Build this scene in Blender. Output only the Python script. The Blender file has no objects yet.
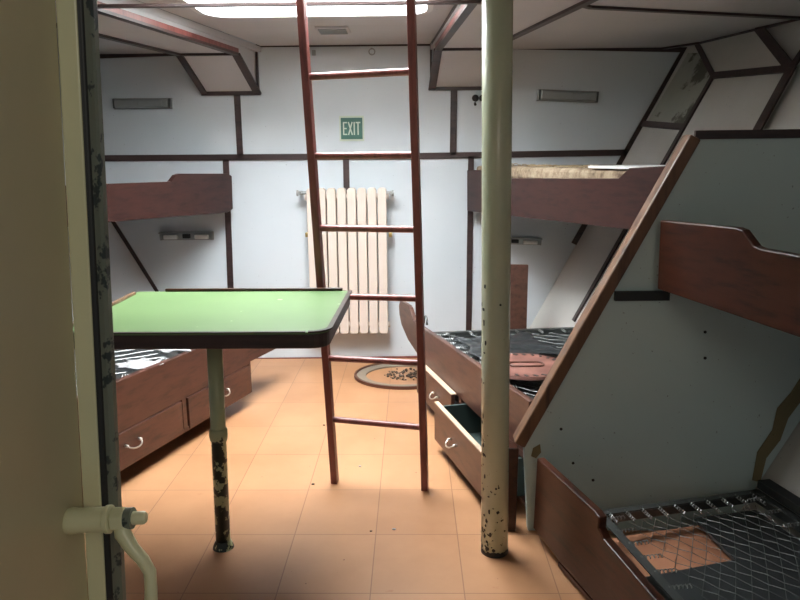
import bpy, bmesh, random
from math import *
from mathutils import Vector as V, Matrix
random.seed(7)
C = bpy.context.scene
col = C.collection
# ---------------------------------------------------------------- camera
F = 715.0; TH = atan(145/F); RHO = 0.0095; PSI = atan(12.4*cos(TH)/F); H = 1.45
fw = V((-sin(PSI)*cos(TH), cos(PSI)*cos(TH), -sin(TH)))
r0 = fw.cross(V((0,0,1))).normalized(); u0 = r0.cross(fw)
R = cos(RHO)*r0 - sin(RHO)*u0; U = sin(RHO)*r0 + cos(RHO)*u0
O = V((0,0,H))
cd = bpy.data.cameras.new('camera'); cam = bpy.data.objects.new('camera', cd); col.objects.link(cam)
M = Matrix((R, U, -fw)).transposed().to_4x4(); M.translation = O; cam.matrix_world = M
cd.sensor_width = 36; cd.lens = 36*F/800; cd.clip_start = .02
C.camera = cam
def P(x, y, pt, n):
    d = fw + (x-400)/F*R - (y-300)/F*U
    pt = V(pt); n = V(n)
    return O + d*((pt-O).dot(n)/d.dot(n))
def PY(x, y, Y): return P(x, y, (0,Y,0), (0,1,0))
def PZ(x, y, Z): return P(x, y, (0,0,Z), (0,0,1))

# ---------------------------------------------------------------- materials
def new(name, base, rough=.5, metal=0, spec=.5):
    m = bpy.data.materials.new(name); m.use_nodes = True
    b = m.node_tree.nodes['Principled BSDF']
    b.inputs['Base Color'].default_value = (*base, 1)
    b.inputs['Roughness'].default_value = rough; b.inputs['Metallic'].default_value = metal
    b.inputs['Specular IOR Level'].default_value = spec
    return m, m.node_tree, b
def nd(t, k, **kw):
    n = t.nodes.new(k)
    for a, v in kw.items():
        if a in n.inputs: n.inputs[a].default_value = v
        else: setattr(n, a, v)
    return n
def coord(t, scale=(1,1,1), kind='Object', rot=(0,0,0)):
    c = nd(t, 'ShaderNodeTexCoord'); mp = nd(t, 'ShaderNodeMapping'); mp.inputs['Scale'].default_value = scale
    mp.inputs['Rotation'].default_value = rot
    t.links.new(c.outputs[kind], mp.inputs[0]); return mp.outputs[0]
def ramp(t, fac, stops):
    r = nd(t, 'ShaderNodeValToRGB'); e = r.color_ramp.elements
    while len(e) < len(stops): e.new(.5)
    for q, (p, c) in zip(e, stops): q.position = p; q.color = (*c, 1) if len(c) == 3 else c
    t.links.new(fac, r.inputs[0]); return r.outputs[0]
def mix(t, fac, a, b, mode='MIX'):
    m = nd(t, 'ShaderNodeMix', data_type='RGBA', blend_type=mode)
    for s, v in ((0, fac), (6, a), (7, b)):
        if hasattr(v, 'is_output'): t.links.new(v, m.inputs[s])
        else: m.inputs[s].default_value = v if not isinstance(v, tuple) else (*v, 1)[:4]
    return m.outputs[2]
def noise(t, vec, scale, detail=4, rough=.5):
    n = nd(t, 'ShaderNodeTexNoise'); n.inputs['Scale'].default_value = scale; n.inputs['Detail'].default_value = detail
    n.inputs['Roughness'].default_value = rough
    t.links.new(vec, n.inputs['Vector']); return n.outputs['Fac']
def bump(t, b, fac, s=.2, d=.005):
    n = nd(t, 'ShaderNodeBump'); n.inputs['Strength'].default_value = s; n.inputs['Distance'].default_value = d
    t.links.new(fac, n.inputs['Height']); t.links.new(n.outputs[0], b.inputs['Normal'])
def srgb(r, g, b):
    f = lambda c: (c/255/12.92 if c <= 10 else ((c/255+.055)/1.055)**2.4)
    return (f(r), f(g), f(b))
def panel_mat(name, c1, c2, rough=.32, stain=None, sfac=.62):
    m, t, b = new(name, c1, rough)
    v = coord(t)
    c = ramp(t, noise(t, v, 1.6, 5), [(.3, c2), (.65, c1)])
    if stain:
        s = ramp(t, noise(t, v, 5, 8, .65), [(sfac, (0,0,0)), (sfac+.06, (1,1,1))])
        c = mix(t, s, c, stain)
    sp = ramp(t, noise(t, v, 70, 2), [(.74, (0,0,0)), (.76, (1,1,1))])
    c = mix(t, sp, c, tuple(x*.55 for x in c2))
    t.links.new(c, b.inputs['Base Color'])
    bump(t, b, noise(t, v, 3, 2), .06, .01)
    return m
def wood(name, c1, c2, rough=.35, axis='Y'):
    m, t, b = new(name, c1, rough)
    sc = {'Y': (9, 1.0, 14), 'X': (1.0, 9, 14), 'Z': (14, 14, 1)}[axis]
    v = coord(t, sc)
    g = noise(t, v, 2.4, 8, .62)
    c = ramp(t, g, [(.32, c2), (.5, c1), (.72, tuple(min(1, x*1.22) for x in c1))])
    s = ramp(t, noise(t, coord(t), 9, 5), [(.55, (1,1,1)), (.8, (.75,.72,.7))])
    c = mix(t, 1.0, c, s, 'MULTIPLY')
    t.links.new(c, b.inputs['Base Color']); bump(t, b, g, .12, .002)
    return m
MT = {}
MT['panel'] = panel_mat('white_laminate', (.63,.68,.715), (.58,.63,.66))
MT['ceil'] = panel_mat('ceiling_laminate', (.60,.595,.60), (.53,.525,.53), .4)
MT['hull'] = panel_mat('hull_laminate', (.60,.58,.54), (.50,.485,.45), .35)
MT['dirty'] = panel_mat('stained_laminate', (.46,.46,.40), (.34,.35,.30), .5, (.10,.095,.07), .53)
MT['green_panel'] = panel_mat('grey_green_laminate', (.54,.67,.66), (.49,.61,.60), .45)
MT['trim'] = wood('dark_trim', srgb(58,42,40), srgb(40,30,30), .4, 'X')
MT['wood'] = wood('bunk_wood', srgb(50,28,24), srgb(32,19,17), .42)
MT['wood'].node_tree.nodes['Principled BSDF'].inputs['Specular IOR Level'].default_value = .22
MT['wood_mid'] = wood('brown_bunk_wood', srgb(86,57,46), srgb(62,41,34), .38)
MT['wood_red'] = wood('red_wood', srgb(60,31,20), srgb(30,17,13), .3)
MT['wood_red'].node_tree.nodes['Principled BSDF'].inputs['Specular IOR Level'].default_value = .35
MT['wood_left'] = wood('warm_bunk_wood', srgb(78,47,37), srgb(52,32,26), .4)
MT['wood_tan'] = wood('worn_edge_wood', srgb(104,74,52), srgb(64,44,32), .45, 'Z')
MT['ladder'] = wood('ladder_wood', srgb(124,68,62), srgb(92,48,44), .35, 'Z')
MT['black'] = new('black_rubber', (.012,.013,.013), .5)[0]
MT['steel'] = new('dull_steel', (.34,.35,.34), .42, .8)[0]
MT['darksteel'] = new('dark_spring_steel', (.11,.115,.11), .42, .75)[0]
MT['chrome'] = new('worn_chrome', (.62,.6,.56), .28, .95)[0]
MT['white'] = new('white_plastic', (.75,.75,.73), .4)[0]
MT['brass'] = new('brass', (.5,.36,.14), .35, .9)[0]
MT['sheet'] = new('black_plastic_sheet', (.03,.033,.034), .28)[0]
MT['inside'] = new('drawer_lining', (.035,.055,.05), .6)[0]
MT['pale_edge'] = new('pale_drawer_edge', srgb(190,165,140), .6)[0]
def paint(name, base, dark, lo=None, amount=.62, scale=22, rough=.3):
    """old enamel paint; chips in a lower zone (object z below lo)"""
    m, t, b = new(name, base, rough)
    v = coord(t)
    c = ramp(t, noise(t, v, 4, 4), [(.3, tuple(x*.88 for x in base)), (.7, base)])
    n = noise(t, v, scale, 4, .6)
    if lo is not None:
        sx = nd(t, 'ShaderNodeSeparateXYZ'); t.links.new(coord(t), sx.inputs[0])
        mr = nd(t, 'ShaderNodeMapRange'); t.links.new(sx.outputs[2], mr.inputs[0])
        mr.inputs[1].default_value = lo[0]; mr.inputs[2].default_value = lo[1]
        mr.inputs[3].default_value = lo[2]; mr.inputs[4].default_value = lo[3]
        ad = nd(t, 'ShaderNodeMath', operation='ADD'); t.links.new(n, ad.inputs[0]); t.links.new(mr.outputs[0], ad.inputs[1]); n = ad.outputs[0]
    k = ramp(t, n, [(amount, (0,0,0)), (amount+.025, (1,1,1))])
    c = mix(t, k, c, dark)
    t.links.new(c, b.inputs['Base Color'])
    bump(t, b, n, .1, .003)
    return m
MT['pillar'] = paint('pillar_green_paint', srgb(192,197,170), (.02,.018,.015), (0,.75,.06,-.1), .66, 45, .22)
MT['leg'] = paint('chipped_leg_paint', srgb(170,178,140), (.014,.022,.018), (.42,.5,.09,-.2), .56, 18, .35)
MT['door'] = paint('door_cream_green_paint', srgb(192,186,150), (.08,.07,.05), None, .76, 14, .42)
MT['door_edge'] = paint('door_edge_paint', srgb(226,224,184), (.05,.045,.035), None, .79, 30, .3)
MT['frame_edge'] = paint('worn_dark_green_paint', srgb(116,124,112), (.03,.045,.045), None, .56, 26, .45)
MT['radiator'] = new('radiator_cream', srgb(214,200,188), .4)[0]
# table laminate
m, t, b = new('green_table_laminate', srgb(98,124,80), .36); v = coord(t)
c = ramp(t, noise(t, v, 3, 5), [(.3, srgb(92,117,74)), (.7, srgb(102,127,82))])
sp = ramp(t, noise(t, coord(t, (1,2,1)), 13, 3), [(.725, (0,0,0)), (.74, (1,1,1))])
c = mix(t, sp, c, srgb(190,200,165)); t.links.new(c, b.inputs['Base Color']); MT['table'] = m
# floor
m, t, b = new('floor_tiles', srgb(222,172,120), .42)
v = coord(t)
br = nd(t, 'ShaderNodeTexBrick'); br.offset = 0; br.squash = 1
mp = nd(t, 'ShaderNodeMapping'); mp.inputs['Location'].default_value = (-.171+.3172*20, -2.168+.381*20, 0)
t.links.new(v, mp.inputs[0]); t.links.new(mp.outputs[0], br.inputs['Vector'])
br.inputs['Scale'].default_value = 1; br.inputs['Brick Width'].default_value = .3172; br.inputs['Row Height'].default_value = .381
br.inputs['Mortar Size'].default_value = .0022; br.inputs['Mortar Smooth'].default_value = .3
br.inputs['Color1'].default_value = (*srgb(180,133,95), 1); br.inputs['Color2'].default_value = (*srgb(172,125,88), 1)
br.inputs['Mortar'].default_value = (*srgb(138,98,70), 1)
c = br.outputs['Color']
d1 = ramp(t, noise(t, v, 2.2, 6, .6), [(.35, (.86,.82,.78)), (.62, (1,1,1))])
c = mix(t, 1.0, c, d1, 'MULTIPLY')
d2 = ramp(t, noise(t, coord(t, (1,1.6,1)), 9, 5, .6), [(.68, (0,0,0)), (.78, (.75,.75,.75))])
c = mix(t, d2, c, srgb(150,92,58))
d3 = ramp(t, noise(t, v, 42, 2), [(.76, (0,0,0)), (.78, (1,1,1))])
c = mix(t, d3, c, srgb(95,58,38))
t.links.new(c, b.inputs['Base Color']); bump(t, b, noise(t, v, 6, 4), .05, .004)
MT['floor'] = m
# mattress / disc / misc
m, t, b = new('stained_foam', srgb(188,168,140), .9); v = coord(t)
c = ramp(t, noise(t, v, 14, 8, .7), [(.35, srgb(90,74,58)), (.5, srgb(138,120,98)), (.7, srgb(170,154,130))]); t.links.new(c, b.inputs['Base Color'])
bump(t, b, noise(t, v, 60, 4), .5, .006); MT['foam'] = m
m, t, b = new('rusty_pink_paint', srgb(120,80,70), .6); v = coord(t)
c = ramp(t, noise(t, v, 10, 6), [(.35, srgb(104,66,56)), (.7, srgb(136,92,80))]); t.links.new(c, b.inputs['Base Color']); MT['disc'] = m
MT['ring'] = panel_mat('grey_ring', srgb(140,128,112), srgb(104,92,80), .5)
MT['ring_rim'] = new('brown_rim', srgb(84,50,36), .5)[0]
MT['grit'] = new('dark_grit', srgb(82,70,60), .9)[0]
MT['straw'] = new('straw_debris', srgb(170,150,120), .9)[0]
MT['paper'] = new('crumpled_white_paper', (.36,.36,.36), .7)[0]
MT['glue'] = panel_mat('yellow_glue', srgb(136,124,90), srgb(112,102,74), .7)
MT['sign'] = new('sign_green', srgb(48,98,84), .4)[0]
MT['sign_white'] = new('sign_white', srgb(196,208,190), .4)[0]
MT['orange'] = new('orange_board', srgb(176,120,88), .6)[0]
MT['cobweb'] = new('pale_thread', (.4,.4,.36), .9)[0]
m = bpy.data.materials.new('daylit_frosted_glass'); m.use_nodes = True; t = m.node_tree
b = t.nodes['Principled BSDF']; b.inputs['Base Color'].default_value = (.8,.85,.9,1)
b.inputs['Emission Color'].default_value = (.93,.97,1,1); b.inputs['Emission Strength'].default_value = 40
MT['sky_pane'] = m

# ---------------------------------------------------------------- mesh helpers
def link(name, bm, mat, parent=None, smooth=False, bevel=0):
    bmesh.ops.recalc_face_normals(bm, faces=bm.faces)
    me = bpy.data.meshes.new(name); bm.to_mesh(me); bm.free()
    o = bpy.data.objects.new(name, me); col.objects.link(o)
    if isinstance(mat, str): mat = MT[mat]
    me.materials.append(mat)
    if smooth:
        for p in me.polygons: p.use_smooth = True
        if smooth != 'all': me.set_sharp_from_angle(angle=radians(40))
    if bevel:
        md = o.modifiers.new('bevel', 'BEVEL'); md.width = bevel; md.segments = 2; md.limit_method = 'ANGLE'
    if parent is not None:
        o.parent = parent; o.matrix_parent_inverse = Matrix.Translation(parent.location).inverted()
    return o
def thing(name, label, cat, loc=(0,0,0), group=None):
    o = bpy.data.objects.new(name, None); col.objects.link(o); o.location = loc; o.empty_display_size = .1
    o['label'] = label; o['category'] = cat
    if group: o['group'] = group
    return o
def tag(o, label, cat, group=None, kind=None):
    o['label'] = label; o['category'] = cat
    if group: o['group'] = group
    if kind: o['kind'] = kind
    return o
def struct(o, label=None, cat=None):
    o['kind'] = 'structure'
    if label: o['label'] = label
    if cat: o['category'] = cat
    return o
def a_prism(bm, pts, off):
    off = V(off); a = [bm.verts.new(V(p)) for p in pts]; b = [bm.verts.new(V(p)+off) for p in pts]
    n = len(a); bm.faces.new(a); bm.faces.new(b[::-1])
    for i in range(n): bm.faces.new((a[i], b[i], b[(i+1) % n], a[(i+1) % n]))
    return bm
def prism(pts, off): return a_prism(bmesh.new(), pts, off)
def a_bar(bm, p, q, w, h, n, ext=0):
    """flat batten from p to q lying on a surface of normal n: width w, thickness h along n"""
    p = V(p); q = V(q); n = V(n).normalized(); d = (q-p).normalized(); s = d.cross(n).normalized()*w/2
    p = p-d*ext; q = q+d*ext
    return a_prism(bm, [p-s, p+s, q+s, q-s], n*h)
def bar(*a, **k): return a_bar(bmesh.new(), *a, **k)
def a_box(bm, c, s, rz=0, rx=0):
    c = V(c); m = Matrix.Translation(c) @ Matrix.Rotation(rz, 4, 'Z') @ Matrix.Rotation(rx, 4, 'X') @ Matrix.Diagonal((*s, 1))
    bmesh.ops.create_cube(bm, size=1, matrix=m); return bm
def box(*a, **k): return a_box(bmesh.new(), *a, **k)
def a_tube(bm, pts, r, seg=10, closed=False):
    pts = [V(p) for p in pts]; n = len(pts); rings = []
    rr = r if hasattr(r, '__len__') else [r]*n
    prev = None
    for i, p in enumerate(pts):
        if closed: d = (pts[(i+1) % n]-pts[i-1]).normalized()
        elif i == 0: d = (pts[1]-p).normalized()
        elif i == n-1: d = (p-pts[-2]).normalized()
        else: d = ((pts[i+1]-p).normalized()+(p-pts[i-1]).normalized()).normalized()
        if prev is None: prev = V((0,0,1)) if abs(d.z) < .9 else V((1,0,0))
        a = (prev - d*prev.dot(d)).normalized(); prev = a; b_ = d.cross(a)
        rings.append([bm.verts.new(p + rr[i]*(cos(2*pi*k/seg)*a + sin(2*pi*k/seg)*b_)) for k in range(seg)])
    m = n if closed else n-1
    for i in range(m):
        A, B = rings[i], rings[(i+1) % n]
        for k in range(seg): bm.faces.new((A[k], A[(k+1) % seg], B[(k+1) % seg], B[k]))
    if not closed: bm.faces.new(rings[0][::-1]); bm.faces.new(rings[-1])
    return bm
def tube(*a, **k): return a_tube(bmesh.new(), *a, **k)
nBW = V((0,-1,0)); W = 5.03
tn = [0]
def trim(bm, mat='trim', label=None):
    tn[0] += 1
    o = link('trim_%d' % tn[0], bm, mat); o['kind'] = 'structure'; return o

# ---------------------------------------------------------------- room shell
bm = box((-.4, 2.4, -.02), (7.0, 5.5, .04)); struct(link('floor', bm, 'floor'))
bm = box((-.2, W+.02, 1.1), (5.6, .04, 2.3)); struct(link('wall_back', bm, 'panel'))
# outward leaning hull sides
hA = PY(685,50,W); hB = PY(545,300,W); hC = PY(757,488,2.58)
hN = (hB-hA).cross(hC-hA).normalized()
if hN.x > 0: hN = -hN                      # points inboard
def hull(Y, z, inb=0):                     # x on the right hull
    p = hA + hN*inb
    x = p.x - (hN.y*(Y-p.y) + hN.z*(z-p.z))/hN.x
    return V((x, Y, z))
def PH(x, y, inb=0): return P(x, y, hA+hN*inb, hN)
bm = prism([hull(0,0), hull(W,0), hull(W,2.3), hull(0,2.3)], -hN*.04); struct(link('wall_right', bm, 'hull'))
lA = PY(112,222,W); lB = PY(155,290,W); lC = lA + V((-.25*2, -2, 0))
lN = (lB-lA).cross(lC-lA).normalized()
if lN.x < 0: lN = -lN
def hullL(Y, z):
    return V((lA.x - (lN.y*(Y-lA.y) + lN.z*(z-lA.z))/lN.x, Y, z))
bm = prism([hullL(0,0), hullL(W,0), hullL(W,2.3), hullL(0,2.3)], -lN*.04); struct(link('wall_left', bm, 'panel'))
# ceiling: centre strip with the skylight opening, side strips a little lower
ZC, ZS, SO = 2.175, 2.135, 2.08
li = lambda Y: -1.012 - .1913*(4.98-Y)
ri = lambda Y: .131 + .0707*(5.03-Y)
hx0, hx1, hy0, hy1 = -1.06, .085, 2.62, 3.99
def rrect(x0, x1, y0, y1, r, n=6):
    pts = []
    for cx, cy, a0 in ((x1-r,y1-r,0), (x0+r,y1-r,90), (x0+r,y0+r,180), (x1-r,y0+r,270)):
        for k in range(n+1):
            a = radians(a0+90*k/n); pts.append((cx+r*cos(a), cy+r*sin(a)))
    return pts
hole = rrect(hx0, hx1, hy0, hy1, .13)
bm = bmesh.new()
outer = [bm.verts.new(p) for p in ((li(0),0,ZC), (ri(0),0,ZC), (ri(W),W,ZC), (li(W),W,ZC))]
inner = [bm.verts.new((x, y, ZC)) for x, y in rrect(hx0-.015, hx1+.015, hy0-.015, hy1+.015, .145)]
ed = [bm.edges.new((L[i], L[(i+1) % len(L)])) for L in (outer, inner) for i in range(len(L))]
bmesh.ops.triangle_fill(bm, edges=ed, use_beauty=True)
g = bmesh.ops.extrude_face_region(bm, geom=bm.faces[:])
bmesh.ops.translate(bm, verts=[e for e in g['geom'] if isinstance(e, bmesh.types.BMVert)], vec=(0,0,.04))
ceil = struct(link('ceiling', bm, 'ceil'))
bm = prism([(-4.6,0,ZS), (li(0),0,ZS), (li(W),W,ZS), (-4.6,W,ZS)], (0,0,.035)); s = struct(link('ceiling_left', bm, 'ceil'))
bm = prism([(ri(0),0,ZS), (3.6,0,ZS), (3.6,W,ZS), (ri(W),W,ZS)], (0,0,.035)); s = struct(link('ceiling_right', bm, 'ceil'))
# skylight trunk and its daylit pane
bm = bmesh.new(); lo = [bm.verts.new((x,y,ZC-.004)) for x,y in hole]; hi = [bm.verts.new((x,y,ZC+.6)) for x,y in hole]
oo = rrect(hx0-.03, hx1+.03, hy0-.03, hy1+.03, .16)
lo2 = [bm.verts.new((x,y,ZC-.004)) for x,y in oo]; hi2 = [bm.verts.new((x,y,ZC+.6)) for x,y in oo]
n = len(hole)
for i in range(n):
    j = (i+1) % n
    for a, b_ in ((lo, hi), (hi, hi2), (hi2, lo2), (lo2, lo)): bm.faces.new((a[i], a[j], b_[j], b_[i]))
struct(link('trim_0', bm, 'white'))
bm = prism([(x,y,ZC+.6) for x,y in oo], (0,0,.012)); struct(link('window_1', bm, 'sky_pane'))

# ceiling duct casings (dropped soffits ending in a sloped panel at the back wall)
def casing(label, fi, fo, wi, wo, di, do, Yn):
    """fi/fo far inner and outer soffit corners, wi/wo where the slope meets the wall, di/do: dx per metre towards the camera"""
    r = thing('duct_casing', label, 'duct casing', (fi.x, fi.y, SO))
    ni = V((fi.x+di*(fi.y-Yn), Yn, SO)); no = V((fo.x+do*(fo.y-Yn), Yn, SO))
    bm = bmesh.new()
    up = lambda p, z=ZC: V((p.x, p.y, z))
    wiu, wou = V((wi.x, W, ZC)), V((wo.x, W, ZC))
    vs = [bm.verts.new(p) for p in (ni, no, fi, fo, wi, wo, up(ni), up(no), up(fi), up(fo), wiu, wou)]
    for f in ((0,1,3,2), (2,3,5,4), (0,2,8,6), (1,7,9,3), (2,4,10,8), (3,9,11,5), (0,6,7,1), (6,8,9,7), (8,10,11,9), (4,5,11,10)):
        bm.faces.new([vs[i] for i in f])
    link('soffit', bm, 'ceil', r)
    nd_ = V((0,0,-1))
    sgn = 1 if fi.x > fo.x else -1
    link('edge_moulding', bar(ni, fi, .04, .014, nd_, ext=.01), 'trim', r)
    iu_ = V((sgn,0,0)); link('edge_moulding', bar(ni+V((sgn*.003,0,.012)), fi+V((sgn*.003,0,.012)), .03, .014, iu_), 'ladder', r)
    link('edge_moulding', bar(no, fo, .035, .014, nd_, ext=.01), 'trim', r)
    link('edge_moulding', bar(fi, fo, .03, .014, nd_), 'trim', r)
    sn = (wi-fi).cross(fo-fi).normalized()
    if sn.y > 0: sn = -sn
    link('edge_moulding', bar(fi, wi, .05, .014, sn), 'trim', r)
    link('edge_moulding', bar(fo, wo, .04, .014, sn), 'trim', r)
    link('edge_moulding', bar(wi+V((0,-.012,0)), wo+V((0,-.012,0)), .03, .01, nBW, ext=.02), 'trim', r)
    # side strip along the ceiling
    sd = V((sgn,0,0))
    link('edge_moulding', bar(V((fi.x+di*(fi.y-Yn),Yn,ZC-.012)), V((wi.x, W-.02, ZC-.012)), .02, .012, sd), 'trim', r)
    link('edge_moulding', bar(V((wi.x+sgn*.002,W-.02,ZC)), V((wi.x+sgn*.002,W-.02,wi.z)), .03, .012, sd), 'trim', r)
    return r
def far(px, Y): return V((PY(px, 52, Y).x, Y, SO))
casing('pale boxed duct casing on the ceiling above the left bunks, with red-brown edge strip',
       far(236,4.64), far(179,4.64), PY(258,93,W), PY(205,93.6,W), -.19, -.24, 1.2)
casing('pale boxed duct casing on the ceiling behind the top of the green pillar',
       far(438,4.55), far(489,4.55), PY(432,88.5,W), PY(486,88,W), .07, .2, 1.2)
# ceiling battens
nC = V((0,0,-1))
def cl(a, b_, z, w=.035): trim(bar(PZ(*a, z), PZ(*b_, z), w, .012, nC))
cl((590,6), (800,17), ZS); cl((545,-8), (590,6), ZS, .03)
cl((88,5), (486,0.5), SO-.014, .028)
# back wall battens
def wl(a, b_, w=.042, mat='trim', ext=0): trim(bar(PY(*a, W), PY(*b_, W), w, .01, nBW, ext=ext), mat)
wl((70,158.5), (420,156)); wl((420,156), (627,152.5))
wl((237,94), (240.5,157)); wl((226,159), (233,345)); wl((346,158), (347,200)); wl((454,89), (453,155), .045); wl((471,156), (468.5,335), .04)
wl((256,45), (432,43.5), .03); wl((70,57), (178,53), .035); wl((486,46), (700,50), .035)
wl((92,190), (163,303), .045); wl((685,50), (574,244), .045)
wl((236,360), (440,357.5), .03, 'ladder')
# right hull casing (web frame) and its knee, battens on the hull
web = thing('frame_casing', 'white boxed hull frame casing in the upper right corner, with a slanted knee panel', 'frame casing', tuple(PH(715,100)))
t1 = PH(714,76,.03); t2 = PH(792,69,.03); e1 = PH(575,320,.03); 
e2 = PH(620,375,.03)
k1 = PZ(697,43,ZS); k2 = PZ(759,28,ZS)
link('face_panel', prism([t1, t2, e2, e1], -hN*.028), 'hull', web)
kn = (t2-t1).cross(k1-t1).normalized()
if kn.x > 0: kn = -kn
link('knee_panel', prism([t1, t2, k2, k1], -kn*.02), 'hull', web)
for a, b_, n_, w in ((t1, e1, hN, .035), (t2, PH(742,160,.03), hN, .06), (t1, t2, hN, .04), (t1, k1, kn, .03), (t2, k2, kn, .05), (k1, k2, kn, .03)):
    link('batten', bar(a, b_, w, .012, n_, ext=.01), 'trim', web)
# stained panel between the back wall and the casing
a1 = PH(688,53,.004); a2 = PH(700,53,.004); a3 = PH(713,76,.004); a4 = PH(687,127,.004); a5 = PH(646,124,.004)
st = link('wall_right', prism([a1,a2,a3,a4,a5], -hN*.003), 'dirty'); struct(st)
trim(bar(PH(643,124,.004), PH(690,128,.004), .04, .012, hN))
trim(bar(PZ(640,51,ZS), PZ(700,42,ZS), .03, .012, nC)); trim(bar(PZ(757,28,ZS), PZ(810,16,ZS), .03, .012, nC))
trim(bar(PH(812,40,.03), t2, .04, .014, hN))

# ---------------------------------------------------------------- wall fittings
def lamp(label, a, b_, h, tubes=False):
    p = PY(*a, W); q = PY(*b_, W); c = (p+q)/2; L = (q-p).length
    r = thing('berth_lamp', label, 'wall lamp', (c.x, W, c.z))
    ang = atan2(q.z-p.z, q.x-p.x)
    def rb(dx, dy, dz, sx, sy, sz):
        bm = bmesh.new(); a_box(bm, (dx, dy, dz), (sx, sy, sz))
        bmesh.ops.transform(bm, matrix=Matrix.Translation(c) @ Matrix.Rotation(-ang, 4, 'Y'), verts=bm.verts); return bm
    link('back_plate', rb(0, -.006, 0, L, .012, h), 'steel', r, bevel=.003)
    if tubes:
        link('top_lip', rb(0, -.03, h*.42, L, .045, .008), 'steel', r)
        for s in (-1, 1):
            link('lamp_tube', rb(s*L*.29, -.03, -.005, L*.26, .03, h*.5), 'white', r, bevel=.006)
            link('end_bracket', rb(s*L*.48, -.022, 0, .008, .035, h*.9), 'steel', r)
        link('switch', rb(0, -.025, 0, .05, .03, h*.5), 'black', r, bevel=.004)
    else:
        link('housing', rb(0, -.03, 0, L*.9, .04, h*.78), 'steel', r, bevel=.006)
        for s in (-1, 1):
            link('end_bracket', rb(s*L*.47, -.022, 0, .01, .036, h*.86), 'darksteel', r)
            link('clear_cover', rb(s*L*.2, -.052, 0, L*.3, .006, h*.5), 'steel', r, bevel=.002)
    return r
lamp('grey steel strip lamp high on the back wall left of the exit sign', (114,104), (173,103.5), .072)
lamp('grey steel strip lamp high on the back wall right of the green pillar', (537,95), (598,97.5), .075)
lamp('open strip lamp with two white tubes under the upper left bunk', (161,236), (214,235.5), .06, True)
lamp('blurred steel strip lamp on the wall under the rear right upper bunk', (488,240), (541,241.5), .05, True)
# exit sign
p = PY(340,117,W); q = PY(363.5,140,W); c = (p+q)/2
sg = thing('exit_sign', 'small green exit sign with white letters on the back wall', 'sign', (c.x, W, c.z))
link('border_plate', box((c.x, W-.003, c.z), (.168, .006, .168)), 'sign_white', sg)
link('sign_plate', box((c.x, W-.008, c.z), (.148, .004, .142)), 'sign', sg)
bm = bmesh.new(); y = W-.0112; hh = .043; tk = .0085
def st_(x0, z0, x1, z1): a_bar(bm, (c.x+x0, y, c.z+z0), (c.x+x1, y, c.z+z1), tk, .002, nBW)
x = -.055; st_(x, -hh, x, hh); st_(x, hh-.004, x+.024, hh-.004); st_(x, 0, x+.021, 0); st_(x, -hh+.004, x+.024, -hh+.004)
x = -.022; st_(x, -hh, x+.026, hh); st_(x, hh, x+.026, -hh)
x = .018; st_(x, -hh, x, hh)
x = .044; st_(x, -hh, x, hh); st_(x-.016, hh-.004, x+.016, hh-.004)
link('lettering', bm, 'sign_white', sg)
# hooks, vent
for i, (px, lab) in enumerate(((475, 'black coat knob on the back wall, the left one next to the pillar'), (482, 'black coat knob on the back wall, the right one half behind the pillar'))):
    p = PY(px, 98.5, W); h = thing('coat_knob', lab, 'hook', (p.x, W, p.z), 'black coat knobs by the pillar')
    link('knob', tube([(p.x, W, p.z), (p.x, W-.012, p.z), (p.x, W-.035, p.z), (p.x, W-.045, p.z)], [.012,.012,.024,.018], 14), 'black', h, 'all')
    if i == 0: link('peg', tube([(p.x, W, p.z-.03), (p.x, W-.03, p.z-.042)], .009, 8), 'black', h)
p = PY(372, 52, W); bm = bmesh.new(); a_tube(bm, [(p.x+.02*cos(k*pi/6), W-.012, p.z+.02*sin(k*pi/6)) for k in range(12)], .004, 6, True)
a_tube(bm, [(p.x, W, p.z+.02), (p.x, W-.014, p.z+.02)], .006, 8)
tag(link('wall_ring', bm, 'steel'), 'small steel ring high on the back wall above the exit sign, between the ladder rails', 'hook')
p = PY(314, 53, W); bm = box((p.x, W-.008, p.z), (.025,.016,.035))
tag(link('switch_plate', bm, 'steel', bevel=.003), 'tiny grey switch plate high on the back wall beside the ladder rail', 'switch')
p = PZ(333, 29, ZC); r = thing('ceiling_vent', 'small grey rectangular vent on the ceiling beyond the skylight', 'vent', (p.x, p.y, ZC))
link('frame', box((p.x, p.y, ZC-.006), (.19,.2,.012)), 'ceil', r, bevel=.003)
bm = bmesh.new()
for k in range(5): a_box(bm, (p.x, p.y-.07+.035*k, ZC-.015), (.16,.014,.008))
link('louvre', bm, 'steel', r)

# ---------------------------------------------------------------- radiator
rl = PY(306, 190, 4.93).x; rr = PY(387, 190, 4.93).x; zt = PY(345,188,4.93).z; zb = PY(345,333,4.93).z
rad = thing('radiator', 'cream white cast column radiator on the back wall behind the ladder', 'radiator', ((rl+rr)/2, 4.93, zb))
nc = 8; wdt = (rr-rl)/nc
for k in range(nc):
    x = rl+wdt*(k+.5); bm = bmesh.new(); g_ = .0045
    zz = [(zt-.03), zt-.008, zt]; 
    pts = [(x-wdt/2+g_, zb+.015), (x-wdt/2+g_+.01, zb), (x+wdt/2-g_-.01, zb), (x+wdt/2-g_, zb+.015), (x+wdt/2-g_, zt-.015), (x+wdt/2-g_-.012, zt), (x-wdt/2+g_+.012, zt), (x-wdt/2+g_, zt-.015)]
    a_prism(bm, [(a, 4.90, b_) for a, b_ in pts], (0,.075,0))
    link('column', bm, 'radiator', rad, bevel=.005)
for z in (zt-.06, zb+.06):
    link('header_pipe', tube([(rl-.01, 4.94, z), (rr+.01, 4.94, z)], .022, 12), 'radiator', rad, 'all')
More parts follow.
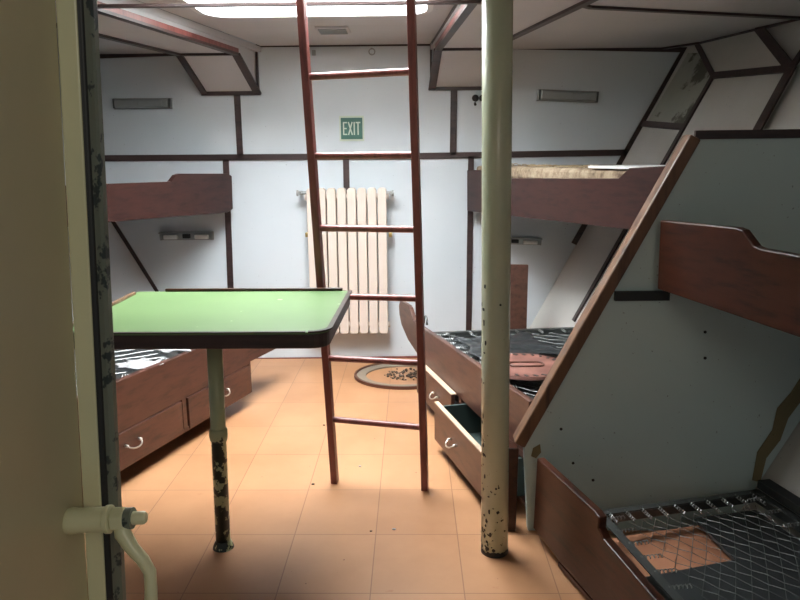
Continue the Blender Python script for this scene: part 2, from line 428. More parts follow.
for px, py, s in ((300,193,-1), (391,193,1), (306,235,-1), (391,235,1)):
    p = PY(px, py, 4.93)
    if py < 200:
        bm = tube([(p.x-s*.05, 4.94, p.z), (p.x+s*.008, 4.94, p.z)], .011, 10); a_tube(bm, [(p.x, 4.96, p.z), (p.x, 4.90, p.z)], .014, 10)
        a_tube(bm, [(p.x+s*.008, 4.91, p.z+.0), (p.x+s*.02, 4.91, p.z)], .02, 12)
        a_tube(bm, [(p.x, 4.94, p.z), (p.x, 5.02, p.z)], .012, 8)
        link('valve', bm, 'steel', rad, True)
    else:
        link('bracket', box((p.x-s*.005, 4.975, p.z), (.022,.09,.03)), 'brass', rad, bevel=.003)

# ---------------------------------------------------------------- bunk boards
def vplane(a, slope):
    """vertical plane through ground point a running dx=slope per metre towards the camera"""
    d = V((slope, -1, 0)).normalized(); n_ = V((d.y, -d.x, 0)); return V((a[0], a[1], 0)), n_, d
def on(pl, *px): return [P(x, y, pl[0], pl[1]) for x, y in px]
def at(pl, Y, z, off=0):
    k = (pl[0].y-Y)/(-pl[2].y); p = pl[0]+pl[2]*k; return V((p.x, p.y, z))+pl[1]*off
def inboard(pl, side):      # unit vector towards the aisle
    n_ = pl[1].copy(); return n_ if n_.x*side < 0 else -n_
def handle(pl_in, p, d, parent, ring=True, L=.075):
    up = V((0,0,1)); bm = bmesh.new()
    pts = [p+d*(L/2*cos(a))+pl_in*(.012+.022*sin(a*1))+up*(-.017*sin(a)) for a in [pi*k/10 for k in range(11)]]
    a_tube(bm, pts, .0038, 8)
    for s in (-1, 1): a_tube(bm, [p+d*s*L/2, p+d*s*L/2+pl_in*.016], .007, 10)
    o = link('handle', bm, 'chrome', parent, 'all'); o['label'] = 'chrome drawer pull'
    return o
def rounded(poly, idx, r=.02): return poly

def springs(parent, A, B, Cc, D, rod='darksteel', nx=10, ny=18, slab=None):
    """bed spring: A far-left, B far-right, Cc near-right, D near-left"""
    fr = bmesh.new()
    for p, q in ((A,B), (B,Cc), (Cc,D), (D,A)):
        a_bar(fr, p, q, .03, .004, (0,0,1), ext=.012); 
        d = (q-p).normalized(); s = d.cross(V((0,0,1)))*.014
        a_prism(fr, [p+s, q+s, q+s-V((0,0,.03)), p+s-V((0,0,.03))], d.cross(V((0,0,1)))*.004)
    link('spring_frame', fr, 'steel' if rod == 'steel' else 'darksteel', parent)
    Q = lambda u, v: (A*(1-u)+B*u)*(1-v)+(D*(1-u)+Cc*u)*v
    def coil(p, q):
        co = bmesh.new()
        d = q-p; pts = []; n_ = 22
        e = d.normalized(); a = V((0,0,1)); b_ = e.cross(a)
        for k in range(n_+1):
            w = k/n_; rr_ = .0065; pts.append(p+d*w+rr_*(cos(k*1.57)*a+sin(k*1.57)*b_))
        a_tube(co, pts, .0022, 4); link('coil_spring', co, 'steel', parent)
    L = (A-D).length; Wd = (A-B).length; m = .075
    for k in range(nx):
        u = (k+.5)/nx
        coil(Q(u, .004), Q(u, m/L)); coil(Q(u, 1-.004), Q(u, 1-m/L))
    for k in range(ny):
        v_ = (k+.5)/ny
        coil(Q(.006, v_), Q(m/Wd, v_)); coil(Q(1-.006, v_), Q(1-m/Wd, v_))
    wi = bmesh.new(); u0_, u1_ = m/Wd, 1-m/Wd; v0_, v1_ = m/L, 1-m/L
    N = ny
    for i in range(N):
        for j in range(nx):
            a = Q(u0_+(u1_-u0_)*j/nx, v0_+(v1_-v0_)*i/N); b_ = Q(u0_+(u1_-u0_)*(j+1)/nx, v0_+(v1_-v0_)*(i+1)/N)
            c_ = Q(u0_+(u1_-u0_)*(j+1)/nx, v0_+(v1_-v0_)*i/N); d_ = Q(u0_+(u1_-u0_)*j/nx, v0_+(v1_-v0_)*(i+1)/N)
            sag = V((0,0,-.006))
            a_tube(wi, [a, (a+b_)/2+sag, b_], .0012, 4); a_tube(wi, [c_, (c_+d_)/2-sag*.5, d_], .0012, 4)
    link('wire_mesh', wi, rod, parent)
    return Q

# ---- rear right lower bunk
pl = vplane((-.084, 4.6), .28); ib = inboard(pl, 1); dv = pl[2]
b1 = thing('bunk_bed', 'rear right lower wooden bunk with an open drawer, springs and a round lid on it', 'bunk bed', tuple(at(pl, 3.6, 0)))
zt_ = lambda Y: .49+.03*(4.6-Y)
poly = [at(pl,4.58,.52), at(pl,4.40,.525), at(pl,4.36,.515), at(pl,4.28,.455), at(pl,4.24,.45)] + [at(pl,2.67,.50), at(pl,2.67,.27), at(pl,4.15,.255)] + [at(pl,4.40,.30), at(pl,4.55,.36), at(pl,4.6,.42), at(pl,4.61,.48)]
link('front_board', prism(poly, -ib*.028), 'wood_mid', b1, bevel=.005)
box_top = .27
def quad(pl, Y0, Y1, z0, z1, off): return [at(pl,Y0,z0)+off, at(pl,Y1,z0)+off, at(pl,Y1,z1)+off, at(pl,Y0,z1)+off]
# carcass
hx = .62
ff = -ib*.03
carc = bmesh.new()
a_prism(carc, quad(pl, 4.12, 4.10, .05, box_top, V((0,0,0))), -ib*hx)           # far end
a_prism(carc, quad(pl, 4.0, 2.67, .0, .07, -ib*.14), -ib*.02)
a_prism(carc, quad(pl, 4.12, 2.67, .05, .065, V((0,0,0))), -ib*.2)                   # recessed plinth
a_prism(carc, quad(pl, 3.46, 3.43, .05, box_top, V((0,0,0))), -ib*hx)
a_prism(carc, quad(pl, 4.12, 2.67, .245, .27, V((0,0,0))), -ib*.02)
link('carcass', carc, 'wood_mid', b1)
d1 = link('drawer', prism(quad(pl, 4.09, 3.48, .06, .25, ib*.035), -ib*.02), 'wood_mid', b1, bevel=.003)
link('top_edge', bar(at(pl,4.09,.251)+ib*.02, at(pl,3.48,.251)+ib*.02, .03, .004, (0,0,1)), 'pale_edge', d1)
hp = (at(pl,3.72,.17)+ib*.036); handle(ib, PZ(0,0,0)*0+hp, dv, d1)
op = .15
d2 = link('drawer', prism(quad(pl, 3.40, 2.72, .06, .25, ib*op), -ib*.02), 'wood_mid', b1, bevel=.003)
bm = bmesh.new()
a_prism(bm, quad(pl, 3.38, 2.74, .07, .08, ib*(op-.02)), -ib*.45)
a_prism(bm, quad(pl, 3.39, 3.375, .07, .235, ib*(op-.02)), -ib*.45)
a_prism(bm, quad(pl, 2.745, 2.73, .07, .235, ib*(op-.02)), -ib*.45)
link('drawer_tray', bm, 'inside', d2)
link('top_edge', bar(at(pl,3.40,.25)+ib*(op-.01), at(pl,2.72,.25)+ib*(op-.01), .022, .006, (0,0,1)), 'pale_edge', d2)
handle(ib, at(pl,3.12,.16)+ib*op, dv, d2)
# spring and rails
zz = .43
A = PZ(434,333,zz); B = PZ(527,328,zz); B = hull(B.y, zz, .04); Cc = hull(2.72, zz, .075); D = at(pl,2.72,zz)-ib*.05
springs(b1, A, B, Cc, D, nx=7, ny=14)
link('bed_board', prism([A+V((0,0,-.032)), B+V((0,0,-.032)), Cc+V((0,0,-.032)), D+V((0,0,-.032))], (0,0,-.015)), 'sheet', b1)
x0 = PY(484,300,4.52).x; x1 = PY(527,300,4.52).x
link('headboard', prism([(x0,4.50,.30), (x1,4.50,.30), (x1,4.50,PY(520,265,4.50).z), (x0,4.50,PY(520,264,4.50).z)], (0,.025,0)), 'wood_mid', b1, bevel=.004)
p = on(pl, (424,324))[0]
bm = tube([p+dv*(.03*cos(a))+V((0,0,.045*sin(a)))-ib*.01 for a in [pi*k/8 for k in range(9)]], .006, 6)
link('board_loop', bm, 'darksteel', b1, 'all')
# crumpled black plastic sheet over the far end of the springs
def crumple(name, corners, n, amp, mat, label, cat, freq=9, th=.0, seed=1):
    bm = bmesh.new(); rnd = random.Random(seed); A_, B_, C_, D_ = [V(c) for c in corners]; g = []
    ph = [(rnd.uniform(0,6), rnd.uniform(.5,1.5)*freq, rnd.uniform(0,6), rnd.uniform(.5,1.5)*freq) for _ in range(5)]
    for i in range(n+1):
        row = []
        for j in range(n+1):
            u, v_ = i/n, j/n; p = (A_*(1-u)+B_*u)*(1-v_)+(D_*(1-u)+C_*u)*v_
            h_ = sum(abs(sin(a+b_*u+c_*.3*v_)*cos(c_+d_*v_)) for a, b_, c_, d_ in ph)/5
            ed_ = .02*sin(9*v_+seed)*(u-.5)*2
            row.append(bm.verts.new(p+V((ed_, .02*sin(11*u)*(v_-.5)*2, amp*h_+rnd.uniform(0, amp*.25)))))
        g.append(row)
    for i in range(n):
        for j in range(n): bm.faces.new((g[i][j], g[i+1][j], g[i+1][j+1], g[i][j+1]))
    o = link(name, bm, mat, None, 'all'); md = o.modifiers.new('thickness', 'SOLIDIFY'); md.thickness = .002; md.offset = 1
    return tag(o, label, cat)
k = zz+.008
crumple('plastic_sheet', [PZ(456,341,k), PZ(524,335,k), PZ(566,356,k), PZ(480,362,k)], 22, .028, 'sheet', 'crumpled black plastic sheet on the rear right lower bunk springs', 'plastic sheet', 13)
# round perforated lid
dc = PZ(525,366,zz+.042); rd = .2
lid = thing('round_lid', 'round rusty pink lid with holes lying on the rear right lower bunk', 'lid', tuple(dc))
bm = bmesh.new(); bmesh.ops.create_cone(bm, cap_ends=True, segments=64, radius1=rd, radius2=rd-.006, depth=.014, matrix=Matrix.Translation(dc)); link('lid_plate', bm, 'disc', lid)
for k_ in range(26):
    a = 2*pi*k_/26; link('rim_hole', box(dc+V((cos(a)*rd*.86, sin(a)*rd*.86, .0075)), (.026,.013,.003), rz=a+.5), 'black', lid)
rr_ = rrect(-.075,.085,-.034,.034,.03,5); bm = tube([dc+V((x, y_, .009)) for x, y_ in rr_], .006, 6, True); link('slot_rim', bm, 'ring_rim', lid)

# ---- rear right upper bunk
pu = vplane((.38, 4.95), .325); iu = inboard(pu, 1)
b2 = thing('bunk_bed', 'rear right upper wooden bunk with a stained mattress, ending at the sloping partition', 'bunk bed', tuple(at(pu, 3.8, 1.1)))
top = on(pu, (467,170), (494,170.5), (503,178), (512,178.5), (618,178.5), (629,168), (672,165.5))
bot = on(pu, (690,240), (641,231), (467,211))
Yc = 2.64
clampY = lambda p: p if p.y > Yc else at(pu, Yc, p.z)
link('front_board', prism([clampY(p) for p in top+bot], -iu*.03), 'wood', b2, bevel=.004)
zm = 1.30
q1 = at(pu,4.9,zm)-iu*.04; q2 = at(pu,2.66,zm+.0)-iu*.04
m1 = hull(4.9, zm, .075); m2 = hull(2.66, zm, .075)
mt = link('mattress', prism([q1, q2, m2, m1], (0,0,.075)), 'foam', b2, bevel=.02)
link('bed_board', prism([q1+V((0,0,-.1)), q2+V((0,0,-.1)), m2+V((0,0,-.1)), m1+V((0,0,-.1))], (0,0,.03)), 'wood', b2)
bm = bmesh.new()
for k_ in range(70):
    Y = random.uniform(3.6, 4.8); p = at(pu, Y, zm+.078)-iu*random.uniform(.06,.2); a = random.uniform(0, pi)
    l_ = random.uniform(.01,.05); d = V((cos(a), sin(a), random.uniform(-.05,.3)))*l_; a_tube(bm, [p, p+d*.5+V((0,0,.006)), p+d], .0022, 4)
tag(link('straw_litter', bm, 'straw'), 'straw coloured litter scattered on the rear right upper mattress', 'litter', kind='stuff')
p1 = at(pu,3.55,zm+.079)-iu*.03; p2 = at(pu,2.70,zm+.079)-iu*.03
tag(link('loose_board', prism([p1, p2, p2-iu*.35, p1-iu*.35], (0,0,.012)), 'white'), 'pale loose board lying on the near end of the rear right upper mattress', 'board')

# ---- left upper bunk
pL = vplane((-1.22, 4.93), -.33); iL = inboard(pL, -1)
b3 = thing('bunk_bed', 'left upper dark wooden bunk on the back wall above the table', 'bunk bed', tuple(at(pL, 3.8, 1.1)))
top = on(pL, (103,184), (171,181.5), (176,175), (180,173.5), (228,173.5), (232,176))
bot = on(pL, (233,209), (228,212.5), (105,222.5))
n0 = at(pL, 2.7, top[0].z+.01); n1 = at(pL, 2.7, bot[-1].z+.01)
link('front_board', prism([n0]+top+bot+[n1], -iL*.03), 'trim' if 0 else 'wood', b3, bevel=.004)
a_ = at(pL,4.9,1.16)-iL*.03; c_ = at(pL,2.7,1.16)-iL*.03
link('bed_board', prism([a_, c_, hullL(2.7,1.16)+lN*.03, hullL(4.9,1.16)+lN*.03], (0,0,.03)), 'wood', b3)

# ---- left lower bunk
zk = .085; _a = PZ(252,392,zk); _b = PZ(121,471,zk)
pl2 = vplane((_a.x, _a.y), (_b.x-_a.x)/(_a.y-_b.y)); i2 = inboard(pl2, -1); d2v = pl2[2]
b4 = thing('bunk_bed', 'left lower wooden bunk behind the green table, with drawers and bare springs', 'bunk bed', tuple(at(pl2, 3.4, 0)))
ye = _a.y
poly = [at(pl2,2.35,.50), at(pl2,ye-.3,.48), at(pl2,ye-.17,.48), at(pl2,ye-.12,.50), at(pl2,ye-.07,.55), at(pl2,ye-.02,.565)] + on(pl2, (281,325), (285,330), (285,340), (280,347), (252,361)) + [at(pl2,ye-.02,.275), at(pl2,2.35,.275)]
link('front_board', prism(poly, -i2*.03), 'wood_left', b4, bevel=.004)
bm = bmesh.new()
a_prism(bm, quad(pl2, ye, ye-.02, zk, .28, V((0,0,0))), -i2*.6)
a_prism(bm, quad(pl2, ye-.1, 2.3, 0, zk, -i2*.14), -i2*.02)
a_prism(bm, quad(pl2, ye, 2.3, zk, zk+.02, V((0,0,0))), -i2*.2)
a_prism(bm, quad(pl2, ye, 2.3, .26, .28, V((0,0,0))), -i2*.02)
a_prism(bm, quad(pl2, 3.42, 3.39, zk, .27, V((0,0,0))), -i2*.02)
link('carcass', bm, 'wood_left', b4)
for Y0, Y1, hy in ((ye-.02,3.43,3.72), (3.38,2.55,3.02)):
    dd = link('drawer', prism(quad(pl2, Y0, Y1, zk+.005, .255, i2*.006), -i2*.02), 'wood_left', b4, bevel=.003)
    handle(i2, at(pl2, hy, .19)+i2*.006, d2v, dd, L=.09)
A = PZ(205,345,.42); A = at(pl2,4.55,.42)-i2*.6; 
A = hullL(4.3,.455)+lN*.06; B = at(pl2,4.3,.455)-i2*.05; D = hullL(2.4,.455)+lN*.06; Cc = at(pl2,2.4,.455)-i2*.05
springs(b4, A, B, Cc, D, rod='steel', nx=7, ny=14)
link('bed_board', prism([p+V((0,0,-.09)) for p in (A,B,Cc,D)], (0,0,-.015)), 'sheet', b4)
for i, (px, py, sx, sy, lb) in enumerate(((140,367,.10,.06,'crumpled white paper on the left lower bunk springs, the one nearer the door'), (178,350,.10,.09,'crumpled white paper on the left lower bunk springs, the one farther back'))):
    p = PZ(px, py, .466)
    crumple('paper_sheet', [p+V((-sx,sy,0)), p+V((sx,sy,0)), p+V((sx,-sy,0)), p+V((-sx,-sy,0))], 9, .03, 'paper', lb, 'paper', 6, seed=i+3)

# ---------------------------------------------------------------- partition between the right bunks
YP = 2.58
part = thing('bunk_partition', 'grey-green partition panel with a slanted wooden edge between the right bunks', 'partition', (.6, YP, 0))
tl = PY(699,134,YP); bl = PY(524,446,YP); ft = PY(528,527,YP); ft.z = 0
hb = hull(YP, 0, .005); ht = hull(YP, tl.z, .005)
link('panel', prism([tl, bl, ft, hb, ht], (0,.035,0)), 'green_panel', part)
link('top_strip', bar(PY(694,135,YP), V((ht.x, YP, tl.z+.0)), .03, .012, nBW), 'trim', part)
# slanted moulding round the free edge
e0 = PY(694,137,YP); e1_ = PY(519,444,YP)
dd_ = (e1_-e0).normalized(); s_ = V((dd_.z,0,-dd_.x))
if s_.x > 0: s_ = -s_
bm = prism([e0+s_*.022, e0-s_*.022, e1_-s_*.022, e1_+s_*.022], (0,.075,0)); bmesh.ops.translate(bm, verts=bm.verts, vec=(0,-.02,0))
link('edge_moulding', bm, 'wood_tan', part, bevel=.006)
f0 = PY(515,447,YP); f1 = PY(512,527,YP); f1.z = 0
bm = prism([f0+V((-.028,0,0)), f0+V((.014,0,0)), f1+V((.014,0,0)), f1+V((-.028,0,0))], (0,.06,0)); bmesh.ops.translate(bm, verts=bm.verts, vec=(0,-.012,0))
link('foot_post', bm, 'wood_red', part, bevel=.004)
a = PY(614,295.5,YP); b_ = PY(668,295,YP); link('support_batten', bar(a, b_, .034, .02, nBW), 'black', part)
# glue smears in the hull corner
bm = bmesh.new()
g = [PY(x,y,YP-.002) for x,y in ((752,480),(757,452),(772,430),(777,408),(791,392),(800,378),(812,366),(815,375),(800,402),(788,418),(780,440),(766,458),(760,482))]
a_prism(bm, g, (0,-.003,0)); o = link('glue_smear', bm, 'glue', part); o['label'] = 'yellow-brown dried glue smear'
bm = prism([PY(x,y,YP-.002) for x,y in ((533,448),(540,444),(541,452),(536,458),(531,456))], (0,-.003,0)); o = link('glue_smear', bm, 'glue', part); o['label'] = 'small yellow glue smear'
for x, y_ in ((573,463),(561,429),(705,332),(705,358),(593,480)):
    p = PY(x, y_, YP); o = link('screw_hole', tube([p+V((0,-.002,0)), p+V((0,.002,0))], .006, 8), 'black', part)

# ---- front right lower bunk
pf = vplane((.46, 2.508), .28); fi_ = inboard(pf, 1); fd = pf[2]
b5 = thing('bunk_bed', 'front right lower wooden bunk with dark wire springs, below the partition panel', 'bunk bed', tuple(at(pf, 2.0, 0)))
top = on(pf, (537,458), (594,511), (599,518), (598,528), (603,539), (656,601), (700,652))
bz = on(pf, (533,528), (561,564), (593,600), (650,664))
Yn = .95
poly = top + [at(pf, Yn, top[-1].z), at(pf, Yn, bz[-1].z)] + bz[::-1]
link('front_board', prism(poly, -fi_*.03), 'wood_red', b5, bevel=.004)
bmid = bz[1]
bm = bmesh.new()
a_prism(bm, quad(pf, 2.50, Yn, 0, .07, -fi_*.05), -fi_*.02)
link('plinth', bm, 'pale_edge', b5)
dz = min(p.z for p in bz)-.004
dd = link('drawer', prism(quad(pf, bmid.y+.02, 1.2, .012, dz, V((0,0,0))), -fi_*.02), 'wood_red', b5)
zs = .205
A = PZ(600,514,zs); B = PZ(757,492,zs); Cc = hull(1.2, zs, .05); D = at(pf, 1.2, zs)-fi_*.04
Q = springs(b5, A, B, Cc, D, nx=10, ny=14)
f_ = lambda u0, u1, v0, v1, dz_: [Q(u0,v0)+V((0,0,dz_)), Q(u1,v0)+V((0,0,dz_)), Q(u1,v1)+V((0,0,dz_)), Q(u0,v1)+V((0,0,dz_))]
o = link('base_board', prism(f_(.0,.66,.0,.28,-.10), (0,0,-.01)), 'orange', b5); o['label'] = 'orange-pink board seen through the springs'
link('under_mat', prism([p+V((0,0,0)) for p in (Q(.6,0)-V((0,0,.07)), Q(1,0)-V((0,0,.07)), Q(1,1)-V((0,0,.07)), Q(0,1)-V((0,0,.07)), Q(0,.25)-V((0,0,.07)), Q(.55,.22)-V((0,0,.07)))], (0,0,-.012)), 'sheet', b5)
link('side_rail', bar(B+V((.02,0,.02)), Cc+V((.02,0,.02)), .05, .03, (0,0,1)), 'black', b5)

# ---- front right upper bunk
pg = vplane((.868, 2.56), .28); gi = inboard(pg, 1)
b6 = thing('bunk_bed', 'front right upper glossy wooden bunk board fixed on the partition', 'bunk bed', tuple(at(pg, 2.0, 1.0)))
top = on(pg, (660,220), (736,227.5), (742,230), (748,238), (754,246), (760,248.5), (800,255.5))
bot = on(pg, (657,289), (800,338))
s1 = (top[-1]-top[-2]).normalized(); t_end = top[-1]+s1*1.1; b_end = V((t_end.x, t_end.y, bot[1].z-.03))
link('front_board', prism(top+[t_end, b_end, bot[1], bot[0]], -gi*.03), 'wood_red', b6, bevel=.005)
a_ = at(pg,2.54,1.03)-gi*.03; c_ = at(pg,t_end.y,1.03)-gi*.03
link('bed_board', prism([a_, c_, hull(t_end.y,1.03,.02), hull(2.54,1.03,.02)], (0,0,.03)), 'wood_red', b6)

# ---------------------------------------------------------------- ladder
LB = PZ(335,482,0); RB = PZ(425,489,0); LT = PY(301,0,2.76); RT = PY(411,0,2.69)
def ext(a, b_, z): return a+(b_-a)*((z-a.z)/(b_.z-a.z))
LT2 = ext(LB, LT, ZC+.2); RT2 = ext(RB, RT, ZC+.2)
lad = thing('ladder', 'red-brown wooden ladder leaning from the floor up to the ceiling skylight', 'ladder', tuple((LB+RB)/2))
lx = (RB-LB).normalized(); ln = lx.cross(LT-LB).normalized()
for a, b_ in ((LB, LT2), (RB, RT2)):
    w_ = lx*.0145; n_ = ln*.021
    bm = bmesh.new(); vs = []
    for p in (a, b_): vs.append([bm.verts.new(p+x) for x in (-w_-n_, w_-n_, w_+n_, -w_+n_)])
    bm.faces.new(vs[0]); bm.faces.new(vs[1][::-1])
    for i in range(4): bm.faces.new((vs[0][i], vs[0][(i+1)%4], vs[1][(i+1)%4], vs[1][i]))
    link('rail', bm, 'ladder', lad, bevel=.004)
for yl, yr in ((-12,-22), (77,71.5), (156,155), (228,229.5), (296,298.5), (358,363), (419,427.5)):
    pts = []
    for x_, y_, a, b_ in ((0,yl,LB,LT2), (0,yr,RB,RT2)):
        # height on the rail whose projection is at this image row: bisection
        lo_, hi_ = 0.0, 1.0
        for _ in range(40):
            m_ = (lo_+hi_)/2; p = a+(b_-a)*m_; v_ = p-O; py = 300-F*v_.dot(U)/v_.dot(fw)
            if py > y_: lo_ = m_
            else: hi_ = m_
        pts.append(a+(b_-a)*lo_)
    link('rung', tube([pts[0]-lx*.005, pts[1]+lx*.005], .0135, 12), 'ladder', lad, True)

# ---------------------------------------------------------------- pillar
pb = PZ(494.5,551,0); pt = PY(497.5,0,pb.y); d = (pt-pb); pt = pb+d*((ZC+.0-pb.z)/d.z)
pil = thing('pillar', 'thick pale green painted steel pillar with chipped paint at its foot', 'pillar', tuple(pb))
link('post', tube([pb, pb+(pt-pb)*.33, pb+(pt-pb)*.66, pt], .0495, 40), 'pillar', pil, 'all')
bm = bmesh.new(); rnd = random.Random(3)
ring = []
N = 40
for k_ in range(N):
    a = 2*pi*k_/N; ring.append((pb+V((cos(a)*.0505, sin(a)*.0505, 0)), .012+.012*rnd.random()))
lo_ = [bm.verts.new(p) for p, h_ in ring]; hi_ = [bm.verts.new(p+V((0,0,h_))) for p, h_ in ring]
for k_ in range(N): bm.faces.new((lo_[k_], lo_[(k_+1)%N], hi_[(k_+1)%N], hi_[k_]))
link('foot_seal', bm, 'black', pil)
bm = bmesh.new()
for k_ in range(46):      # paint chips climbing the left flank
    z = .03+1.0*rnd.random()**2.6; a = radians(rnd.gauss(202, 9)) if z > .25 else radians(rnd.gauss(212, 24))
    c0 = pb+(pt-pb)*(z/2.175); ww = rnd.uniform(.002,.007); h2 = rnd.uniform(.003,.013)
    e = V((cos(a), sin(a), 0)); s = V((-sin(a), cos(a), 0)); p = c0+e*.0496
    pp = [p+s*ww*cos(q)*rnd.uniform(.6,1.2)+V((0,0,h2*sin(q)*rnd.uniform(.6,1.2))) for q in [2*pi*i/7 for i in range(7)]]
    a_prism(bm, [x-e*.002 for x in pp], e*.0028)
o = link('paint_chips', bm, 'black', pil); o['kind'] = 'stuff'
for x, y_ in ((500.5,305),(496,489)):
    p = PY(x, y_, pb.y-.05); link('screw_hole', tube([p+V((0,-.001,0)), p+V((0,.006,0))], .004, 8), 'black', pil)

# ---------------------------------------------------------------- table
TZ = .92
tab = thing('mess_table', 'green topped table with a dark edge on a single chipped pipe leg', 'table', (-.75, 2.46, 0))
y0 = PZ(220,333,TZ).y; x1 = PZ(324,333,TZ).x+.012; fr_ = PZ(350,292,TZ); y1 = PZ(250,291,TZ).y
x0 = PZ(112,305,TZ).x
ol = [(x0,y0)] + [(x1-.06+.06*cos(a), y0+.06+.06*sin(a)) for a in [radians(-90+15*k) for k in range(7)]] + [(fr_.x,y1-.03), (fr_.x-.02,y1), (x0,y1)]
link('tabletop', prism([(x,y,TZ-.006) for x,y in ol], (0,0,.006)), 'table', tab)
cx_, cy_ = sum(p[0] for p in ol)/len(ol), sum(p[1] for p in ol)/len(ol)
link('apron', prism([(cx_+(x-cx_)*.998, cy_+(y-cy_)*.998, TZ-.052) for x,y in ol], (0,0,.046)), 'edge' if 'edge' in MT else 'trim', tab, bevel=.004)
def lip(a, b_, name='edge_strip', mat='wood_tan', w=.014, h=.012): link(name, bar((*a, TZ-.0), (*b_, TZ-.0), w, h, (0,0,1)), mat, tab, bevel=.003)
lip((x0+.007, y0), (x0+.007, y1-.06)); lip((x0+.11, y1), (x1-.02, y1-.006), mat='wood_red')
bm = bmesh.new(); q = ol[1:9]
for a, b_ in zip(q[:-1], q[1:]): a_bar(bm, (*a, TZ), (*b_, TZ), .016, .005, (0,0,1), ext=.002)
link('edge_strip', bm, 'trim', tab)
link('edge_strip', bar((x0,y0+.004,TZ), (x1-.07,y0+.004,TZ), .014, .003, (0,0,1)), 'trim', tab)
lb_ = PZ(223.5,547,0); lt = PY(214.5,345,lb_.y); lt = lb_+(lt-lb_)*((TZ-.052)/lt.z)
link('leg', tube([lb_, lb_+(lt-lb_)*.5, lt], .0275, 28), 'leg', tab, 'all')
k_ = .5; p = lb_+(lt-lb_)*.53; link('leg_collar', tube([p-V((0,0,.03)), p-V((0,0,.012)), p+V((0,0,.012)), p+V((0,0,.018))], [.031,.034,.033,.029], 24), 'leg', tab, 'all')
link('foot_flange', tube([lb_, lb_+V((0,0,.012)), lb_+V((0,0,.03))], [.04,.036,.029], 24), 'leg', tab, True)

# ---------------------------------------------------------------- oval rim on the floor with grit
oc = PZ(404,376,0); rx_, ry_ = .315, .27
rg = thing('floor_ring', 'grey oval rim set on the floor behind the ladder with grit inside', 'floor ring', tuple(oc))
def oval(bm, rx0, ry0, rx1, ry1, z0, z1, n=64):
    L = []
    for r_x, r_y, z in ((rx0,ry0,0), (rx0,ry0,z0), (rx1,ry1,z1), (rx1,ry1,0)):
        L.append([bm.verts.new((oc.x+r_x*cos(2*pi*k/n), oc.y+r_y*sin(2*pi*k/n), z)) for k in range(n)])
    for i in range(4):
        A_, B_ = L[i], L[(i+1) % 4]
        for k in range(n): bm.faces.new((A_[k], A_[(k+1)%n], B_[(k+1)%n], B_[k]))
    return bm
link('ring_body', oval(bmesh.new(), rx_, ry_, rx_-.06, ry_-.06, .014, .010), 'ring', rg)
link('outer_rim', oval(bmesh.new(), rx_+.018, ry_+.018, rx_, ry_, .02, .02), 'ring_rim', rg)
bm = bmesh.new()
for k_ in range(150):
    a = random.uniform(0, 2*pi); q = random.random()**.7*.17; px_ = oc.x+.05+q*cos(a)*1.15; py_ = oc.y+.01+q*sin(a)*.8
    s = random.uniform(.005,.013); m_ = Matrix.Translation((px_, py_, s*.7+random.random()*.012)) @ Matrix.Rotation(random.uniform(0,3), 4, V((random.random(), random.random(), random.random()+.1)).normalized()) @ Matrix.Diagonal((1, random.uniform(.5,1), random.uniform(.5,.9), 1))
    bmesh.ops.create_icosphere(bm, subdivisions=1, radius=s, matrix=m_)
tag(link('grit_pile', bm, 'grit'), 'dark grit scattered inside the oval floor rim', 'grit', kind='stuff')
# litter crumbs on the floor tiles
for i, (x, y_, s) in enumerate(((313,484,.007),(371,531,.005),(394,529,.007),(324,425,.006),(360,466,.006))):
    p = PZ(x, y_, s*.6); bm = bmesh.new(); bmesh.ops.create_icosphere(bm, subdivisions=1, radius=s, matrix=Matrix.Translation(p) @ Matrix.Diagonal((1.3,.8,.6,1)))
    lab = ['dark crumb on the floor left of the ladder foot', 'dark crumb on the floor in front of the ladder', 'white crumb on the floor in front of the ladder', 'dark crumb on the floor between the table and ladder', 'pale flake on the floor just left of the ladder foot between its rails'][i]
    tag(link('floor_crumb', bm, 'paper' if i in (2,4) else 'grit'), lab, 'crumb')

# ---------------------------------------------------------------- steel door in the foreground
YD = .80
def line(xt, xb, Y):      # straight edge through image rows 0 and 600, continued in height
    a = PY(xt, 0, Y); b_ = PY(xb, 600, Y); f = lambda z: a+(b_-a)*((z-a.z)/(b_.z-a.z)); return f
Z0, Z1 = .12, 2.06
fa = line(55, 88, YD); fb = line(76, 106, YD+.004); fc = line(83, 113, YD+.008); fdg = line(93, 123, YD+.022)
def slab(f0, f1, dy, e0=0, e1=0, z0=Z0, z1=Z1):
    a, b_, c_, d_ = f0(z0), f1(z0), f1(z1), f0(z1); return prism([a, b_, c_, d_], dy)
door = thing('door_1', 'cream-green steel door standing open on the left edge of the picture', 'door', (-.4, YD, Z0))
door['kind'] = 'structure'
fn = lambda z: fa(z)+V((.10, -.50, 0))*1.0
# inner leaf face runs back towards the camera
near = lambda z: fa(z)+V((-.05+.12, -.5, 0))
bm = bmesh.new()
n0 = lambda z: V((fa(z).x-.0+.075, YD-.42, z))
px0 = PY(-60, 300, YD-.26).x
n0 = lambda z: V((px0+(fa(z).x-fa(1.45).x), YD-.26, z))
ex_ = lambda z: fa(z)+(n0(z)-fa(z))*2.8
a_prism(bm, [fa(Z0)+V((0,.0,0)), ex_(Z0), ex_(Z1), fa(Z1)], (-.05,.0,0)); link('leaf_face', bm, 'door', door)
link('edge_flange', slab(fa, fb, (0,.012,0)), 'door_edge', door, bevel=.002)
link('gasket', slab(fb, fc, (0,.02,0)), 'black', door, bevel=.002)
link('outer_lip', slab(fc, fdg, (0,.012,0)), 'frame_edge', door, bevel=.003)
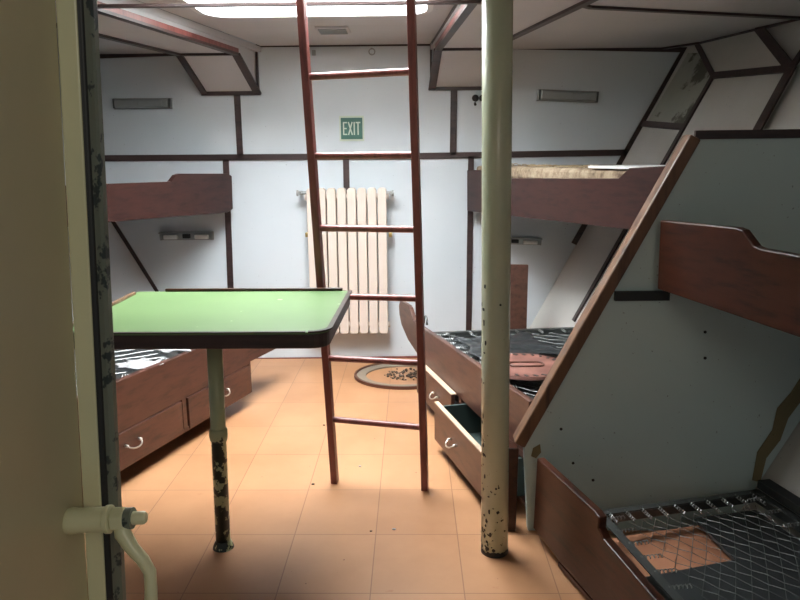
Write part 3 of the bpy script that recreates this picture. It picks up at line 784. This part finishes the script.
# dog handle
ys = YD-.045
s0 = PY(66, 521, ys); s1 = PY(112, 519, ys)
ex = V((1,0,0)); dr = (s1-s0).normalized()
ax = lambda x: s0+dr*((x-66)/(112-66)*(s1-s0).length)
r_ = .0145
dog = thing('tmp','tmp','tmp') ; bpy.data.objects.remove(dog)
dog = link('door_dog', tube([ax(62), ax(66), ax(72), ax(78), ax(106)], [r_*.55,r_*.95,r_*1.08,r_,r_], 28), 'door_edge', door, True)
link('collar', tube([ax(106), ax(107), ax(111), ax(112)], [r_*.98,r_*1.12,r_*1.12,r_*.98], 28), 'door_edge', dog, True)
link('nut', tube([ax(113), ax(126)], [r_*1.02,r_*1.0], 6), 'door_edge', dog, bevel=.0015)
link('washer', tube([ax(126), ax(133)], r_*.85, 24), 'frame_edge', dog, True)
link('bolt_end', tube([ax(133), ax(144), ax(146)], [r_*.52,r_*.52,r_*.4], 16), 'door_edge', dog, True)
lp = [ax(122), PY(123,534,ys-.006), PY(132,548,ys-.012), PY(143,560,ys-.014), PY(150,572,ys-.014), PY(151,590,ys-.014), PY(151,640,ys-.014), PY(148,700,ys-.01)]
bm = tube(lp, [.0105,.0095,.008,.0075,.0072,.0072,.0085,.007], 16); link('lever', bm, 'door_edge', dog, 'all')

# ---------------------------------------------------------------- light
w = bpy.data.worlds.new('world'); C.world = w; w.use_nodes = True
bg = w.node_tree.nodes['Background']; bg.inputs[0].default_value = (.88,.95,1.0,1); bg.inputs[1].default_value = .15
la = bpy.data.lights.new('camera_side_fill', 'AREA'); la.energy = 5.5; la.size = .7; la.color = (1,.93,.78)  # added fill light behind the camera, lifts the door and pillar
lo_b = bpy.data.objects.new('camera_side_fill', la); col.objects.link(lo_b); lo_b.location = (.7,-.9,1.95)
lo_b.rotation_euler = (V((-.1,2.0,1.0))-lo_b.location).to_track_quat('-Z','Y').to_euler()
vs = C.view_settings; vs.view_transform = 'Standard'; vs.look = 'None'; vs.exposure = 0; vs.gamma = 1; vs.use_curve_mapping = False
